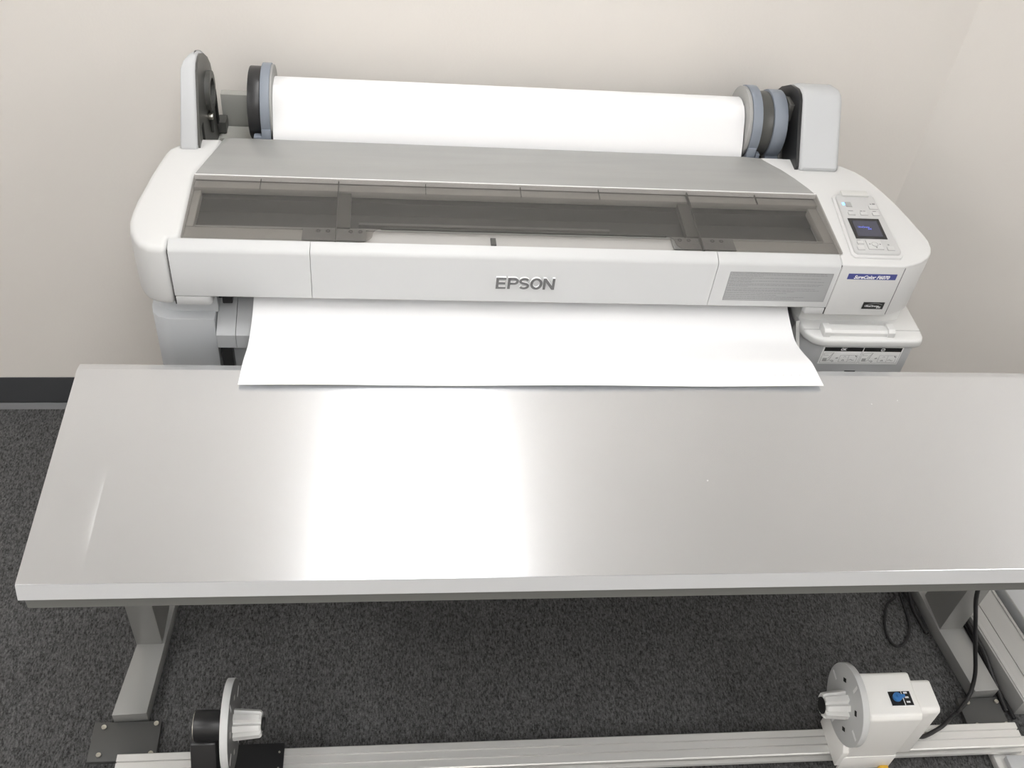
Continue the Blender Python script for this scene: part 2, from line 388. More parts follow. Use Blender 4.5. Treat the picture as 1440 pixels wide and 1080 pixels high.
def letter_P(x):
    bowl = ribbon([(x+S*.8, H-S*.45), (x+.0125, H-S*.45)] + ell(x+.0125, H-.0082, .0064, .0082-S*.45, 80, -80, 10) + [(x+.0125, H-.0164+S*.45), (x+S*.8, H-.0164+S*.45)], S*.95)
    return [[(x, 0), (x+S, 0), (x+S, H), (x, H)], bowl]
def letter_S(x):
    w2 = .0103; up = ell(x+w2, H-.0078, w2-S*.5, .0078-S*.45, 25, 262, 14); dn = ell(x+w2, .0078, w2-S*.5, .0078-S*.45, 82, -155, 14)
    return [ribbon(up+dn, S*.92)]
def letter_O(x):
    o_ = ell(x+.0118, H/2, .0118, H/2+.0003, 90, 449.9, 32); i_ = ell(x+.0118, H/2, .0118-S, H/2-S*.88, 449.9, 90, 32)
    return [o_ + i_]
def letter_N(x): return [[(x, 0), (x+S*.95, 0), (x+S*.95, H*.66), (x+.0225-S*1.0, 0), (x+.0225, 0), (x+.0225, H), (x+.0225-S*.95, H), (x+.0225-S*.95, H*.34), (x+S*1.0, H), (x, H)]]
for fn, lx in ((letter_E, -.0385), (letter_P, -.0162), (letter_S, .0056), (letter_O, .0275), (letter_N, .0525)):
    pl = [[(p[0], p[1]+.9318) for p in q] for q in fn(lx)]
    lo = obj('raised_letter', [prism(q, 'y', -.0045, .0005) for q in pl], M['letterside'], P, smooth=False, label='raised silver letter of the maker name')
    obj('letter_face', [prism(q, 'y', -.0049, -.0045) for q in pl], M['letter'], lo, smooth=False)
# blue model badge
bd = obj('model_badge', [box(.6577, .7587, -.0008, .0005, .9702, .9838)], M['badgeblue'], P, label='blue badge reading SureColor F6070')
ts = text_shape('SureColor F6070', .0088, .0002, .028, .25, .074)
obj('badge_text', xf(ts, front_xf(.671, -.0009, .9718)), M['whiteprint'], bd, smooth=False)
# black badge
bk = obj('ink_badge', [box(.7138, .7588, -.0008, .0005, .8948, .9122)], M['print'], P, label='small black badge with white script')
obj('badge_text', [xf(text_shape('UltraChrome', .0048, .0002, .01, .25, .030), front_xf(.7185, -.0009, .9005)), xf(text_shape('DS', .0045, .0002, .02, .2, .0085), front_xf(.7445, -.0009, .8975))], M['whiteprint'], bk, smooth=False)
def stroke(pts, wd, y):     # flat stroke on a vertical plane, points in (x, z)
    V, Fc = [], []
    for (x0, z0), (x1, z1) in zip(pts, pts[1:]):
        d = Vector((x1-x0, z1-z0)); 
        if d.length < 1e-7: continue
        n_ = Vector((-d.y, d.x)).normalized()*wd/2; k = len(V)
        V += [(x0+n_.x, y, z0+n_.y), (x0-n_.x, y, z0-n_.y), (x1-n_.x, y, z1-n_.y), (x1+n_.x, y, z1+n_.y)]; Fc.append((k, k+1, k+2, k+3))
    return V, Fc
sw = [(.7175+.037*t, .9035+.0065*math.sin(1.1*t*PI/1.3)) for t in [i/12 for i in range(13)]]
obj('swoosh', [stroke(sw, .0009, -.0011), stroke([(a, b_-.0085*0.9) for a, b_ in sw[3:]], .0006, -.0011)], M['sticker'], bk, smooth=False)
# grey warning sticker
st_ = obj('warning_sticker', [box(.4170, .6275, -.0006, .0004, .9110, .9822)], M['sticker'], P, label='grey sticker with lines of fine print')
V, Fc = [], []
rows = [(0, .97, 0), (1, .98, 1), (2, .32, 0), (3.3, .93, 1), (4.2, .22, 0), (5.5, .97, 1), (6.3, .22, 0), (7.6, .98, 1), (8.5, .93, 0), (9.3, .2, 0), (10.8, .9, 1), (12, .95, 1), (12.8, .7, 0), (14.2, .62, 1), (15.6, .52, 1), (17, .82, 1), (18.3, .72, 1)]
for rr, frac, bullet in rows:
    z = .9790 - rr*.00345; x = .4215; xe = .4215+frac*.198
    if bullet: V += [(x-.0025, -.0008, z), (x-.001, -.0008, z), (x-.001, -.0008, z+.0016), (x-.0025, -.0008, z+.0016)]; k = len(V); Fc.append((k-4, k-3, k-2, k-1))
    while x < xe:
        l = random.uniform(.002, .009); x2 = min(x+l, xe); k = len(V)
        V += [(x, -.0008, z), (x2, -.0008, z), (x2, -.0008, z+.0013), (x, -.0008, z+.0013)]; Fc.append((k, k+1, k+2, k+3)); x = x2+random.uniform(.0008, .0016)
obj('fine_print', (V, Fc), M['line'], st_, smooth=False)['kind'] = 'stuff'
obj('sticker_border', [stroke([(.4175, .9115), (.627, .9115), (.627, .9817), (.4175, .9817), (.4175, .9115)], .0008, -.0008)], M['line'], st_, smooth=False)
# control panel
zp = lambda y: zt(y)
def pwarp(x, y, z): return (x + (y-.03)*.03, y, z + (zt(y)-1.004))
pn = obj('control_panel', [prism([(.668, .030), (.673, .024), (.761, .024), (.766, .030), (.760, .205), (.756, .212), (.682, .212), (.677, .205)], 'z', 1.002, 1.0125, .0035, 3, pwarp)], M['panel'], P, label='pale grey control panel')
Z = 1.0125
def pbox(x0, x1, y0, y1, h, b=0): return box(x0, x1, y0, y1, Z-.0005, Z+h, b, 2, pwarp)
obj('panel_plinth', [prism([(.662, .026), (.668, .018), (.764, .018), (.770, .026), (.764, .214), (.676, .214), (.671, .208)], 'z', 1.001, 1.0075, .002, 2, pwarp)], M['white'], P)
obj('release_tab', [pbox(.690, .748, .203, .220, .004, .0015)], M['ledge'], pn)
dsp = obj('display_bezel', [pbox(.681, .7475, .066, .130, .0008)], M['black'], pn)
obj('screen', [pbox(.688, .7405, .073, .122, .0012)], M['lcd'], dsp)
obj('screen_text', [xf(text_shape('UltraChrome', .0055, .0002, .01, .25, .024), Matrix.Translation((.697, .0985, Z+.0016+(zt(.1)-1.004)+.0002))),
                    xf(text_shape('DS', .005, .0002, .02, .2, .008), Matrix.Translation((.716, .0925, Z+.0016+(zt(.1)-1.004)+.0002)))], M['lcdtext'], dsp, smooth=False)
obj('power_led', [pbox(.6835, .6885, .174, .181, .0012, .0004)], M['led'], pn)
obj('power_button', [pbox(.690, .7025, .168, .184, .0008, .0003)], M['grey'], pn)
def button(x0, x1, y0, y1):
    p_ = obj('button', [pbox(x0, x1, y0, y1, .0010, .0005)], M['button'], pn)
    obj('button_outline', [pbox(x0-.0006, x1+.0002, y0-.0007, y1-.003, .0004)], M['line'], p_)
    return p_
for b4 in ((.739, .757, .163, .176), (.688, .702, .142, .152), (.714, .729, .142, .152), (.740, .754, .142, .152), (.680, .693, .050, .059), (.676, .690, .026+.006, .026+.018), (.738, .752, .032, .044)):
    button(*b4)
dp = obj('navigation_pad', [pbox(.699, .730, .034, .063, .0010, .0004)], M['button'], pn)
obj('pad_outline', [pbox(.6983, .7302, .0333, .060, .0005)], M['line'], dp)
obj('ok_button', [ring('z', (.7155, .0485), .0062, .0069, Z+.0004+(zt(.05)-1.004), Z+.0013+(zt(.05)-1.004), 24)], M['line'], dp)
arrows = []
for dx, dy in ((0, .0108), (0, -.0108), (.0108, 0), (-.0108, 0)):
    cx_, cy_ = .7155+dx, .0485+dy; q = Vector((dx, dy)).normalized(); pz = Vector((-q.y, q.x))
    arrows.append(([(cx_+q.x*.002, cy_+q.y*.002, Z+.0014+zt(.05)-1.004), (cx_+pz.x*.002-q.x*.001, cy_+pz.y*.002-q.y*.001, Z+.0014+zt(.05)-1.004), (cx_-pz.x*.002-q.x*.001, cy_-pz.y*.002-q.y*.001, Z+.0014+zt(.05)-1.004)], [(0, 1, 2)]))
obj('arrow_marks', arrows, M['print'], dp, smooth=False)
obj('button_marks', [pbox(.744, .747, .178, .181, .0004), pbox(.749, .755, .178, .1825, .0004), pbox(.690, .700, .1545, .1562, .0003), pbox(.716, .720, .1545, .157, .0003), pbox(.722, .727, .1545, .1565, .0003),
     pbox(.743, .750, .1545, .1565, .0003), pbox(.681, .689, .061, .0622, .0003), pbox(.680, .682, .048, .051, .0003), pbox(.742, .7455, .0475, .0505, .0003)], M['line'], pn, smooth=False)['kind'] = 'stuff'

# lower left body
bl_ = [(-.576, .014), (-.660, .014), (-.682, .020), (-.694, .034), (-.699, .055), (-.700, .10), (-.700, .46), (-.576, .46)]
obj('left_lower_body', [prism(bl_, 'z', .66, .827, .0025, 2, ang=50)], M['lower'], P)
nk = [(-.570, .038), (-.655, .038), (-.675, .045), (-.686, .06), (-.690, .09), (-.690, .33), (-.570, .33)]
obj('left_neck', [prism(nk, 'z', .826, .874)], M['lower'], P)
# output guide
for a, b_ in ((-.5735, -.5375), (-.5365, .597)):
    obj('output_guide', [prism([(.004, .762), (0, .766), (0, .7975), (.0015, .7995), (.06, .8265), (.11, .850), (.11, .70), (.03, .70), (.03, .762)], 'x', a, b_)], M['holder'], P)
obj('guide_shaft_cover', [box(-.5690, -.5475, .006, .026, .66, .762)], M['black'], P)
obj('guide_back_panel', [box(-.5470, .60, .020, .028, .66, .762), box(-.522, -.520, .016, .020, .66, .762)], M['lower'], P)
obj('cutter_block', [box(-.557, -.538, .020, .05, .862, .880, .002), box(-.565, -.552, .03, .05, .868, .884)], M['black'], P)
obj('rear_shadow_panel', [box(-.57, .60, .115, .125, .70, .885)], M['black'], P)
# ink unit, lower right
ik = [(.605, .36), (.607, .012), (.613, -.008), (.626, -.023), (.645, -.030), (.836, -.030), (.846, -.026), (.851, -.014), (.853, .01), (.853, .36)]
iu = obj('ink_unit', [prism(ik, 'z', .66, .8215, 0)], mat('ink_unit_body', (.55, .555, .56), .42), P)
lid = [(.603, .36), (.604, .010), (.609, -.012), (.622, -.030), (.642, -.039), (.843, -.039), (.855, -.034), (.861, -.022), (.863, 0), (.863, .36)]
obj('ink_unit_lid', [prism(lid, 'z', .821, .842, .006, 3, lambda x, y, z: (x + .012*(1 if x > .7 else 0)*0, y, z), ang=50)], M['ink'], P)
obj('seam', [box(.606, .642, -.0062, -.0055, .8419, .8424)], M['line'], P)
obj('seam', [box(.794, .860, -.0062, -.0055, .8419, .8424)], M['line'], P)
obj('right_neck', [prism([(.598, .20), (.598, .045), (.606, .030), (.625, .024), (.80, .024), (.822, .030), (.834, .050), (.838, .08), (.838, .20)], 'z', .842, .877)], M['ink'], P)
hd = obj('carry_handle', [prism([(-.026, .8415), (-.026, .850), (-.021, .8545), (-.004, .8545), (0, .850), (0, .8415)], 'x', .655, .779)], M['ink'], P)
for x0 in (.641, .779):
    obj('handle_clip', [prism([(-.029, .8405), (-.029, .854), (-.022, .859), (-.004, .859), (.001, .854), (.001, .8405)], 'x', x0, x0+.0145, .0012)], M['ink'], hd)
lb = obj('instruction_label', [box(.6505, .8255, -.0310, -.0295, .7690, .8185)], M['labelwhite'], P, label='white instruction label with black header bars, OK on the left')
yl = -.0313
obj('label_header', [([(.6535, yl, .8050), (.7375, yl, .8050), (.7375, yl, .8160), (.6535, yl, .8160)], [(0, 1, 2, 3)]), ([(.7395, yl, .8050), (.8225, yl, .8050), (.8225, yl, .8160), (.7395, yl, .8160)], [(0, 1, 2, 3)])], M['print'], lb, smooth=False)
obj('label_text', [xf(text_shape('OK', .0072, 0, .05, .15, .013), front_xf(.689, yl-.0003, .8072))], M['whiteprint'], lb, smooth=False)
obj('prohibition_mark', [xf(ring('y', (.781, .8105), .0032, .0046, 0, .0001, 24), Matrix.Translation((0, yl-.0004, 0))), stroke([(.7775, .8075), (.7845, .8135)], .0013, yl-.0005)], M['whiteprint'], lb, smooth=False)
dr = []
def poly(pts, w_=.0006): dr.append(stroke(pts, w_, yl-.0002))
for x0 in (.6535, .7395):
    poly([(x0, .8045), (x0, .7725), (x0+.083, .7725), (x0+.083, .8045)], .0005)
    poly([(x0+.003, .8000), (x0+.018, .8010), (x0+.024, .8010), (x0+.018, .7930), (x0+.015, .7850)]); poly([(x0+.003, .7945), (x0+.014, .7940)]); poly([(x0+.003, .8000), (x0+.003, .7930)])
    for k in range(4): poly([(x0+.004, .7780+k*.0022), (x0+.013, .7780+k*.0022)], .0014)
    poly([(x0+.013, .7775), (x0+.018, .7800), (x0+.0225, .7990)], .0008)
    poly([(x0+.020, .7785), (x0+.026, .7800), (x0+.029, .7775), (x0+.027, .7750), (x0+.024, .7775)], .0009)
    poly([(x0+.0315, .7855), (x0+.0365, .7868)], .0022)
    poly([(x0+.040, .7755), (x0+.078, .7755), (x0+.078, .7945), (x0+.040, .7945), (x0+.040, .7755)], .0005); poly([(x0+.059, .7755), (x0+.059, .7945)], .0005)
    poly([(x0+.048, .7885), (x0+.051, .7915), (x0+.053, .7885)], .0006); poly([(x0+.046, .7790), (x0+.049, .7825), (x0+.052, .7790), (x0+.046, .7790)], .0009)
    poly([(x0+.061, .7805), (x0+.066, .7830), (x0+.069, .7800), (x0+.073, .7810)], .0010); poly([(x0+.073, .7935), (x0+.0765, .7895)], .0022)
obj('label_drawing', dr, M['line'], lb, smooth=False)['kind'] = 'stuff'
obj('finger_slot', [box(.7170, .7415, -.0304, -.028, .744, .7490, .0004)], M['hole'], P)
obj('guide_corner', [prism([(.02, .842), (-.02, .802), (-.02, .79), (.03, .79)], 'x', .5975, .605)], M['ledge'], P)
# rear unit that carries the roll
obj('rear_tray', [box(-.66, .72, .347, .575, .70, .925), box(-.60, .60, .30, .347, .70, .90)], M['rear'], P)
obj('rear_panel', [box(-.61, .62, .555, .575, .925, 1.008, .002), box(-.61, .61, .50, .552, .925, .932)], M['rear'], P)
obj('rear_rail', [box(-.575, -.482, .350, .362, .925, 1.006, .002)], M['ledge'], P)
obj('rear_rail', [box(.522, .56, .350, .362, .925, 1.006, .002)], M['ledge'], P)
obj('roll_rest', [box(-.508, -.47, .363, .40, .925, .979, .002)], M['white'], P)
obj('roll_rest', [box(.53, .566, .363, .40, .925, .979, .002)], M['white'], P)
# left roll support
hl = [(.300, 1.020), (.300, 1.032), (.375, 1.160), (.388, 1.170), (.408, 1.1735), (.430, 1.1705), (.462, 1.155), (.500, 1.128), (.525, 1.100), (.538, 1.065), (.546, 1.02), (.556, .92), (.345, .92), (.345, 1.020)]
hL = obj('left_roll_support', [prism(hl, 'x', -.655, -.6205, .006, 3, lambda x, y, z: (x + (min(.027, max(0, y-.362)*.38) if x < -.638 and z > 1.06 else 0), y, z), ang=40)], M['holder'], P)
def inset(pl, c, k): return [(c[0]+(a-c[0])*k, c[1]+(b_-c[1])*k) for a, b_ in pl]
hi = inset(hl, (.43, 1.04), .955)
obj('inner_plate', [prism(hi, 'x', -.6215, -.6165)], M['blacksatin'], hL, label='black inner plate with spindle socket')
obj('spindle_socket', [ring('x', (.452, 1.072), .026, .040, -.6165, -.606, 32), box(-.6165, -.611, .440, .464, .98, 1.032, .002)], M['blacksatin'], hL)
obj('socket_hole', [disc('x', (.452, 1.072), .026, -.6165, -.6135, 0, 32)], M['hole'], hL)
obj('slot', [box(-.6165, -.6155, .345, .362, .985, 1.05)], M['hole'], hL)
obj('slot', [box(-.6165, -.6125, .512, .527, .96, 1.035)], M['hole'], hL)
obj('socket_latch', [box(-.6165, -.598, .515, .549, .935, .962, .002)], M['blacksatin'], hL)
obj('socket_pin', [disc('x', (.430, 1.025), .007, -.6165, -.607, .001, 16)], M['bolt'], hL)
# right roll support
hr = [(.300, 1.020), (.300, 1.034), (.386, 1.148), (.398, 1.156), (.418, 1.158), (.455, 1.148), (.500, 1.120), (.535, 1.085), (.55, 1.04), (.560, .92), (.345, .92), (.345, 1.020)]
hR = obj('right_roll_support', [prism(hr, 'x', .6285, .7185, .012, 4, lambda x, y, z: (x - (.006 if x > .67 and z < .97 else 0), y, z), ang=40)], M['holder'], P)
hri = inset(hr, (.43, 1.03), .965)
obj('inner_plate', [prism(hri, 'x', .6225, .6295)], M['black'], hR, label='black inner plate of the right support')
obj('drive_gear', [disc('x', (.45, 1.05), .045, .613, .6225, .002, 32), prism([(.34, .95), (.40, 1.03), (.50, 1.03), (.52, .95)], 'x', .6125, .6225, .002), box(.6125, .6225, .36, .39, .955, .985, .002), box(.612, .6225, .40, .44, 1.085, 1.125, .002)], M['blacksatin'], hR)
# stand
for x0 in (-.62, .56):
    lg = obj('stand_leg', [box(x0, x0+.10, .20, .34, .07, .66, .005)], M['lower'], P)
    obj('stand_foot', [box(x0, x0+.10, -.02, .55, .035, .07, .005)], M['lower'], P)
    for yy in (.03, .50):
        obj('caster', [disc('x', (yy, .0302), .03, x0+.03, x0+.07, .003, 24)], M['black'], P)
obj('stand_beam', [box(-.52, .56, .24, .30, .45, .55, .004)], M['lower'], P)
obj('lower_body_beam', [box(-.575, .605, .13, .345, .66, .80)], M['lower'], P)

# ------------------------------------------------------------------ paper roll with its adapters
RC = (.441, 1.055)
pr = thing('paper_roll', (.02, .43, .93), 'wide white paper roll feeding a sheet out over the table edge', 'paper')
r_ = .055
cyl = disc('x', RC, r_, -.4790, .5185, .0015, 96)
obj('roll', [cyl], M['paper'], pr)
tp = [(RC[0]+(r_+.0006)*math.cos(math.radians(a)), RC[1]+(r_+.0006)*math.sin(math.radians(a))) for a in range(110, 146, 5)]
wpf = tp + [(.3860, 1.0700), (.3700, 1.0450), (.3570, 1.0180), (.3540, .99), (.3530, .93)]
obj('feeding_web', [prism(wpf + [(a+.0012, b_-.0010) for a, b_ in wpf[::-1]], 'x', -.4790, .5185)], M['paper'], pr)
# the sheet that comes out
def sheet(u, t):
    """u across 0..1, t along 0..1"""
    yzL = [(.085, .902), (.055, .888), (.0216, .8707), (-.02, .8590), (-.062, .8560), (-.1057, .8615), (-.148, .8715), (-.181, .8728), (-.2130, .8735)]
    yzR = [(.085, .902), (.055, .888), (.0255, .8718), (-.015, .8580), (-.0533, .8506), (-.095, .8590), (-.1370, .8712), (-.170, .8728), (-.2050, .8735)]
    def smp(A):
        s = t*(len(A)-1); i = min(int(s), len(A)-2); f_ = s-i
        p0, p1, p2, p3 = A[max(i-1, 0)], A[i], A[i+1], A[min(i+2, len(A)-1)]
        return [.5*((2*p1[k]) + (p2[k]-p0[k])*f_ + (2*p0[k]-5*p1[k]+4*p2[k]-p3[k])*f_*f_ + (3*p1[k]-p0[k]-3*p2[k]+p3[k])*f_**3) for k in (0, 1)]
    a, b_ = smp(yzL), smp(yzR)
    y, z = a[0]*(1-u)+b_[0]*u, a[1]*(1-u)+b_[1]*u
    z += .0012*math.sin(u*14)*max(0, t-.5)*2
    x = -.4985 + u*1.070 - .0045*(1-u)*max(0, t-.6)*2.5 + .005*u*max(0, t-.6)*2.5
    return (x, y, z)
NU, NT = 60, 40
V = [sheet(i/NU, j/NT) for j in range(NT+1) for i in range(NU+1)]
nV = len(V); V += [(x, y, z-.0004) for x, y, z in V]
Fc = []
for j in range(NT):
    for i in range(NU):
        k = j*(NU+1)+i; q = (k, k+1, k+NU+2, k+NU+1); Fc.append(q); Fc.append(tuple(c+nV for c in q[::-1]))
for i in range(NU): Fc.append((i, i+1, i+1+nV, i+nV)); k = NT*(NU+1)+i; Fc.append((k, k+nV, k+1+nV, k+1))
for j in range(NT): k = j*(NU+1); Fc.append((k, k+nV, k+NU+1+nV, k+NU+1)); k += NU; Fc.append((k, k+NU+1, k+NU+1+nV, k+nV))
sh = obj('output_sheet', (V, Fc), M['paper'], pr)
V, Fc = [], []
def dash(u0, u1, t0, dt):
    k = len(V)
    for u_, t_ in ((u0, t0), (u1, t0), (u1, t0+dt), (u0, t0+dt)):
        p_ = sheet(u_, t_); V.append((p_[0], p_[1], p_[2]+.0006))
    Fc.append((k, k+1, k+2, k+3))
for a, b_ in ((.838, .840), (.845, .847), (.850, .872), (.878, .886), (.894, .914), (.919, .925), (.932, .941), (.947, .949), (.952, .965), (.976, .988)):
    u_ = a
    while u_ < b_: dash(u_, min(u_+.0022, b_), .868, .0035); u_ += .0031
for a in (.858, .874, .888, .903, .918, .933, .948, .963): dash(a, a+.003, .893, .004)
obj('test_print', (V, Fc), mat('pale_print', (.62, .60, .60), .7), sh, smooth=False, label='faint dotted test print')['kind'] = 'stuff'

def teardrop(r, n=40):
    pts = []
    for i in range(n):
        a = 2*PI*i/n; pts.append((RC[0]+r*math.cos(a), RC[1]+r*math.sin(a)))
    return pts
# left adapter
ad = thing('roll_adapter', (-.50, .43, .98), 'black and blue-grey roll adapter at the left end of the paper roll', 'roll holder')
obj('locking_ring', [prism(teardrop(.081), 'x', -.502, -.4835, .001), box(-.502, -.4835, .358, .40, .980, 1.04, .002)], M['blue'], ad)
obj('outer_wheel', [disc('x', RC, .074, -.528, -.5025, .002, 48)], M['black'], ad)
obj('wheel_catch', [box(-.518, -.502, .356, .372, .99, 1.025, .002)], M['blue'], ad)
obj('flange', [disc('x', RC, .078, -.4833, -.4794, 0, 48)], M['grey'], ad)
# right adapter
ad2 = thing('roll_adapter', (.56, .43, .98), 'blue-grey and black roll adapter with a lever at the right end of the paper roll', 'roll holder')
obj('flange', [disc('x', RC, .0785, .5215, .5295, .001, 48)], M['grey'], ad2, label='grey round flange')
obj('locking_ring', [prism(teardrop(.081), 'x', .530, .5510, .001), box(.530, .5490, .358, .398, .980, 1.04, .002)], M['blue'], ad2)
obj('outer_wheel', [disc('x', RC, .070, .5515, .5795, .001, 48)], M['blacksatin'], ad2)
obj('wheel_catch', [box(.5515, .560, .360, .375, .995, 1.025, .001)], M['blue'], ad2)
lev = [(RC[0]+.074*math.cos(math.radians(a)), RC[1]+.074*math.sin(math.radians(a))) for a in range(-50, 236, 11)]
lev += [(.352, 1.005), (.362, .9985), (.385, 1.010)]
obj('lever', [prism(lev, 'x', .5800, .6100, .0015)], M['blue'], ad2, label='blue-grey locking lever')
obj('spindle', [disc('x', RC, .030, .6100, .6130, .001, 32)], M['black'], ad2)

# ------------------------------------------------------------------ the table
T = thing('work_table', (.27, -.385, 0), 'long brushed metal table on silver legs in front of the printer', 'table')
def skew(x, y, z): return (x - (y+.395)*.022, y, z) if x < 0 else (x, y, z)
XR = 1.32
XD = -.60
top_prof = [(-.6200, .8655), (-.6188, .8667), (-.1690, .8667), (-.1500, .8600), (-.1495, .846), (-.6150, .846), (-.6205, .846)]
def dent(x, y):     # a shallow fold running along the left end of the sheet
    l = -.6865 + (y+.40)*(-.012)
    s_ = l - x; wy_ = max(0, min(1, (y+.615)/.09))*max(0, min(1, (-.335-y)/.10))
    return (-.19*s_*math.exp(-s_/.028) if s_ > 0 else 0)*wy_
NX, NY = 90, 60
V = []; 
for j in range(NY+1):
    y = -.6188 + j/NY*(.4498)
    for i in range(NX+1):
        x = -.7777 + i/NX*(XD+.7777); xs_ = x - (y+.395)*.022*(1-i/NX)
        V.append((xs_, y, .8667 + dent(xs_, y)*min(1, i/14)))
Fc = [(j*(NX+1)+i, j*(NX+1)+i+1, (j+1)*(NX+1)+i+1, (j+1)*(NX+1)+i) for j in range(NY) for i in range(NX)]
# same outline below it closes the left end
low_prof = [(-.6200, .8640), (-.6189, .8645), (-.1620, .8645), (-.1500, .8600), (-.1495, .846), (-.6150, .846), (-.6205, .846)]
tt = obj('table_top', [prism(top_prof, 'x', XD, XR), prism([(-.6200, .8600), (-.6200, .8655), (-.6188, .8665), (-.1690, .8665), (-.1500, .8600)], 'x', -.7776, -.7757, 0, warp=skew), prism([(-.1690, .8600), (-.1690, .8667), (-.1500, .8600)], 'x', -.7757, XD, 0, warp=lambda x, y, z: skew(x, y, z) if x < -.7 else (x, y, z)),
    prism([(-.6200, .8600), (-.6200, .8655), (-.6188, .8667), (-.6180, .8600)], 'x', -.7757, XD, 0, warp=lambda x, y, z: skew(x, y, z) if x < -.7 else (x, y, z)), prism(low_prof, 'x', -.7777, XD, 0, warp=lambda x, y, z: skew(x, y, z) if x < -.7 else (x, y, z)), (V, Fc)], M['steel'], T, smooth=False, label='brushed metal sheet top with a shallow fold near its left end')
obj('front_edge_trim', [prism([(-.6202, .8664), (-.6285, .8405), (-.6275, .8388), (-.6180, .8370), (-.6180, .846), (-.6202, .846)], 'x', -.7777, XR, 0, warp=skew)], M['steeledge'], T, smooth=False)
obj('table_board', [box(-.775, XR-.002, -.6165, -.153, .802, .846, 0, 2, skew)], M['board'], T)
obj('table_scuff', [disc('z', (x, y), .0013, .8667, .8668, 0, 10) for x, y in ((.66, -.245), (.30, -.43), (.715, -.235), (.30, -.2))], mat('pale_scuff', (.75, .75, .75), .6), T)['kind'] = 'stuff'
for s, fp, px in ((0, [(-.8283, -.3894), (-.7560, -.3870), (-.7440, -.2157), (-.7380, -.1266), (-.7320, .0), (-.7950, .0), (-.8060, -.2177)], (-.807, -.749)),
                  (1, [(1.1650, -.397), (1.2273, -.395), (1.2110, -.228), (1.196, -.03), (1.125, -.03), (1.141, -.226)], (1.144, 1.202))):
    obj('foot', [prism(fp, 'z', .002, .040, .001)], M['leg'], T)
    x0, x1 = px
    if s == 0: obj('leg', [box(x0, x1, -.2165, -.115, .040, .775, .001)], M['leg'], T)
    else: obj('leg', [box(x0, x1, -.2265, -.125, .040, .775, .001)], M['leg'], T)
    obj('top_bracket', [box((x0 if s else x0+.033), x1, -.57, -.165, .775, .802, .001)], M['leg'], T)
obj('cross_beam', [box(-.749, 1.144, -.195, -.150, .735, .775, .001)], M['leg'], T)

# floor plates that tie the feet to the take-up rail
for nm, x0, x1, y0, y1, bolts, lab in (('L', -.868, -.727, -.4795, -.3905, ((-.846, -.395-.008), (-.737, -.398), (-.845, -.466), (-.738, -.466)), 'black steel floor plate with bolts at the left table foot'),
                                   ('R', 1.128, 1.232, -.4795, -.3990, ((1.150, -.412), (1.224, -.412), (1.150, -.470), (1.224, -.470)), 'black steel floor plate with bolts at the right table foot')):
    pt = thing('floor_plate', ((x0+x1)/2, (y0+y1)/2, 0), lab, 'plate', 'plates tying the table feet to the rail')
    obj('plate', [box(x0, x1, y0, y1, .0005, .012, .001)], M['plate'], pt)
    for bx, by in bolts:
        obj('bolt', [disc('z', (bx, by), .0052, .012, .0150, .001, 16), ring('z', (bx, by), .0032, .0052, .015, .0165, 16)], M['bolt'], pt)

# ------------------------------------------------------------------ take-up rail, holder and motor
rl = thing('take_up_rail', (.21, -.52, 0), 'grooved aluminium rail lying on the floor in front of the table', 'rail')
pf = [(-.487, .022), (-.487, .058), (-.489, .060), (-.5035, .060), (-.5035, .054), (-.5075, .054), (-.5075, .060), (-.5225, .060), (-.5225, .054), (-.5265, .054), (-.5265, .060), (-.5425, .060), (-.5450, .058),
      (-.5450, .050), (-.535, .050), (-.535, .038), (-.5480, .038), (-.5490, .036), (-.5490, .030), (-.536, .030), (-.536, .022)]
obj('extrusion', [prism(pf, 'x', -.7945, 1.2150)], M['alu'], rl)
obj('end_foot', [box(-.862, -.735, -.565, -.5030, .001, .0215, .003)], M['alu'], rl)
obj('end_foot', [box(1.152, 1.330, -.64, -.5030, .001, .0215, .003)], M['alu'], rl)
obj('foot_cover', [box(1.172, 1.328, -.62, -.556, .0215, .0375, .003)], M['holder'], rl)

AX = (-.505, .205)
def hub(x0, x1, r0, r1, n=8):
    """tapered hub with ribs along it"""
    out = [disc('x', AX, r0*.74, x0, x1, 0, 24, r1*.70)]
    for k in range(n):
        a = 2*PI*k/n; ca, sa = math.cos(a), math.sin(a)
        V = []
        for x, r in ((x0, r0), (x1-(x1-x0)*.06, r1*1.02), (x1, r1*.9)):
            hw = r*.25
            for rr, w_ in ((r*.70, -hw), (r*.70, hw), (r, hw*.82), (r, -hw*.82)):
                V.append((x, AX[0]+rr*ca-w_*sa, AX[1]+rr*sa+w_*ca))
        Fq = []
        for j in range(2):
            for i in range(4):
                Fq.append((4*j+i, 4*j+(i+1) % 4, 4*j+4+(i+1) % 4, 4*j+4+i))
        Fq += [(0, 1, 2, 3), (8, 9, 10, 11)]
        out.append((V, Fq))
    return out
def slots(x, r_out, s):
    a_, b2 = [], []
    for k in range(8):
        a = 2*PI*k/8 + PI/2+.05
        rot = Matrix.Translation((x, AX[0], AX[1])) @ Matrix.Rotation(a, 4, 'X')
        if k % 2 == 0: a_.append(xf(box(-.0006*1, .0006, r_out*.66, r_out*.92, -.003, .003), rot))
        else: b2.append(xf(box(-.0006, .0006, r_out*.56, r_out*.66, -.006, .006), rot))
    return a_, b2
